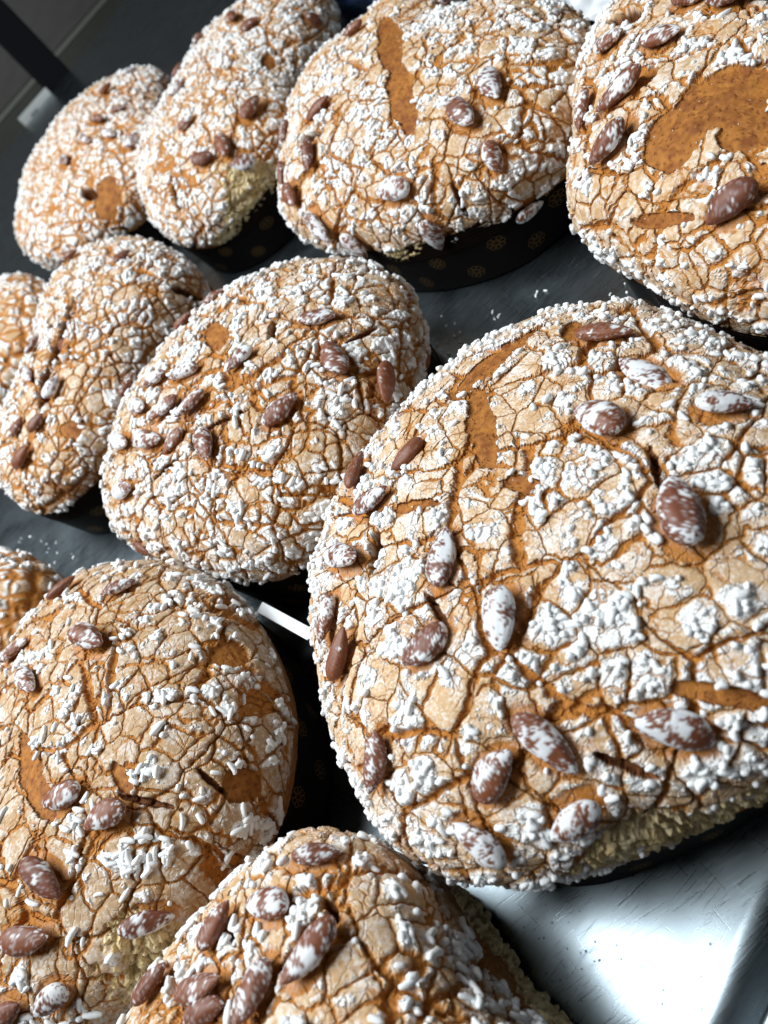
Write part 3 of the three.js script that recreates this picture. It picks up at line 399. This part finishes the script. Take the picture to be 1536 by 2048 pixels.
// ---------------------------------------------------------------- around the loaves
{ // added white strip, standing in for lit steel in the gap between three loaves
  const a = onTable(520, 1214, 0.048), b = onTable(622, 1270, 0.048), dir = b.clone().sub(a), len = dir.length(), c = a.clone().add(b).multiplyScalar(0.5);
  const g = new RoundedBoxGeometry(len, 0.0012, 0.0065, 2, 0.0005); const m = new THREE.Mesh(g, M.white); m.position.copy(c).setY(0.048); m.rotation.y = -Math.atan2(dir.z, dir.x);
  tag(m, 'steel_glint_strip', 'narrow white strip added for the bright glint of steel in the dark gap between three loaves', 'strip');
}
{ // wall behind, in two panels with a thin light seam
  const zW = -2.5, at = (px, py) => { const d = pixelRay(px, py); return camera.position.clone().addScaledVector(d, zW / d.z); };
  const s1 = at(200, 0), s2 = at(108, 122), yS = (s1.y + s2.y) / 2;
  const mk = (c, sd) => { const t = tex(256, 256, (x, y) => { const b = 200 + 30 * noise(x / 40 + sd, y / 40, sd) + 25 * noise(x / 6, y / 6, sd) ; return [b, b, b]; }, false, 2, 2); return new THREE.MeshPhysicalMaterial({ color: new THREE.Color().setRGB(...c), map: t, roughness: 0.6 }); };
  const wall = new THREE.Group(); wall.position.set(0, -0.85, zW);
  const lo = part('panel', new RoundedBoxGeometry(5, yS + 0.85 - 0.006, 0.04, 2, 0.004), mk([0.13, 0.13, 0.11], 1), wall); lo.position.set(0, (yS + 0.85) / 2 - 0.003, -0.02);
  const hi = part('panel', new RoundedBoxGeometry(5, 1.4, 0.04, 2, 0.004), mk([0.21, 0.195, 0.185], 2), wall); hi.position.set(0, yS + 0.85 + 0.706, -0.02);
  const seam = part('seam', new THREE.BoxGeometry(5, 0.010, 0.03), new THREE.MeshPhysicalMaterial({ color: new THREE.Color().setRGB(0.30, 0.31, 0.26), roughness: 0.5 }), wall); seam.position.set(0, yS + 0.85, -0.012);
  tag(wall, 'wall', 'dark grey panelled wall with one thin seam behind the loaves', 'wall');
  const fl = new THREE.PlaneGeometry(6, 5); fl.rotateX(-Math.PI / 2); structure('floor', fl, mk([0.06, 0.062, 0.065], 3)).position.set(0, -0.85, -1.2);
  const zP = -1.95, atP = (px, py) => { const d = pixelRay(px, py); return camera.position.clone().addScaledVector(d, zP / d.z); };
  const p = atP(75, 120); const post = new THREE.Mesh(new RoundedBoxGeometry(0.062, 2.4, 0.04, 3, 0.006), M.black); post.position.set(p.x, 0.35, zP); tag(post, 'rack_post', 'upright black metal post behind the farthest loaf', 'post');
  const q = atP(93, 238); const card = new THREE.Group(); card.position.set(q.x + 0.0, q.y, zP + 0.024);
  part('sheet', new RoundedBoxGeometry(0.085, 0.085, 0.0015, 2, 0.0006), M.card, card); 
  part('printed_mark', new THREE.BoxGeometry(0.012, 0.045, 0.0008), new THREE.MeshPhysicalMaterial({ color: new THREE.Color().setRGB(0.42, 0.42, 0.06), roughness: 0.7 }), card).position.set(0.012, -0.012, 0.0014);
  part('printed_mark', new THREE.BoxGeometry(0.02, 0.018, 0.0008), new THREE.MeshPhysicalMaterial({ color: new THREE.Color().setRGB(0.25, 0.28, 0.30), roughness: 0.7 }), card).position.set(-0.01, 0.022, 0.0014);
  tag(card, 'label_card', 'small white card with a yellow green mark on the black post', 'card');
}
function crumpled(w, h, amp, sd, n = 70) { const g = new THREE.PlaneGeometry(w, h, n, n); g.rotateX(-Math.PI / 2); const a = g.attributes.position; for (let i = 0; i < a.count; i++) { const x = a.getX(i), z = a.getZ(i); a.setY(i, amp * (0.6 + Math.abs(noise(x * 22 + sd, z * 22, sd)) + 0.5 * Math.abs(noise(x * 50, z * 50 + sd, 3)))); } g.computeVertexNormals(); return g; }
{
  const c = onTable(1175, 20); const m = new THREE.Mesh(crumpled(0.16, 0.24, 0.016, 5), M.white); m.position.set(c.x + 0.03, 0.001, c.z - 0.02); m.rotation.y = 0.4; tag(m, 'paper_sheet', 'crumpled white paper lying between two loaves', 'paper');
  const b = onTable(712, 6, 0.03); const g = new RoundedBoxGeometry(0.16, 0.09, 0.12, 10, 0.035); const a = g.attributes.position; for (let i = 0; i < a.count; i++) { const x = a.getX(i), y = a.getY(i), z = a.getZ(i), k = 1 + 0.10 * noise(x * 40, y * 40, z * 40); a.setXYZ(i, x * k, y * k, z * k); } g.computeVertexNormals();
  const bag = new THREE.Mesh(g, new THREE.MeshPhysicalMaterial({ color: new THREE.Color().setRGB(0.035, 0.07, 0.16), roughness: 0.45 })); bag.position.set(b.x + 0.07, 0.046, b.z - 0.05); tag(bag, 'blue_bag', 'dark blue plastic bag half hidden behind two loaves', 'bag');
}
{ // a few spilled sugar grains on the steel
  const spots = [[1130, 620], [1175, 655], [1240, 595], [880, 700], [912, 690], [905, 640], [98, 1078], [105, 1113], [132, 1112], [60, 1090], [1080, 590], [930, 680], [1265, 580], [990, 640]], gs = [];
  for (const [x, y] of spots) for (let k = 0; k < 3; k++) { const p = onTable(x + rr(-22, 22), y + rr(-16, 16)), g = rods[Math.floor(rnd() * 12)].clone(), s = rr(0.0006, 0.0012); g.scale(s, s, s); g.rotateY(rr(0, 6)); g.translate(p.x, s * 0.9, p.z); gs.push(g); }
  const m = new THREE.Mesh(mergeGeometries(gs), M.sugar); m.name = 'spilled_sugar'; m.userData = { kind: 'stuff', label: 'spilled white sugar grains strewn on the steel bench', category: 'sugar' }; scene.add(shadows(m));
}
renderer.render(scene, camera);
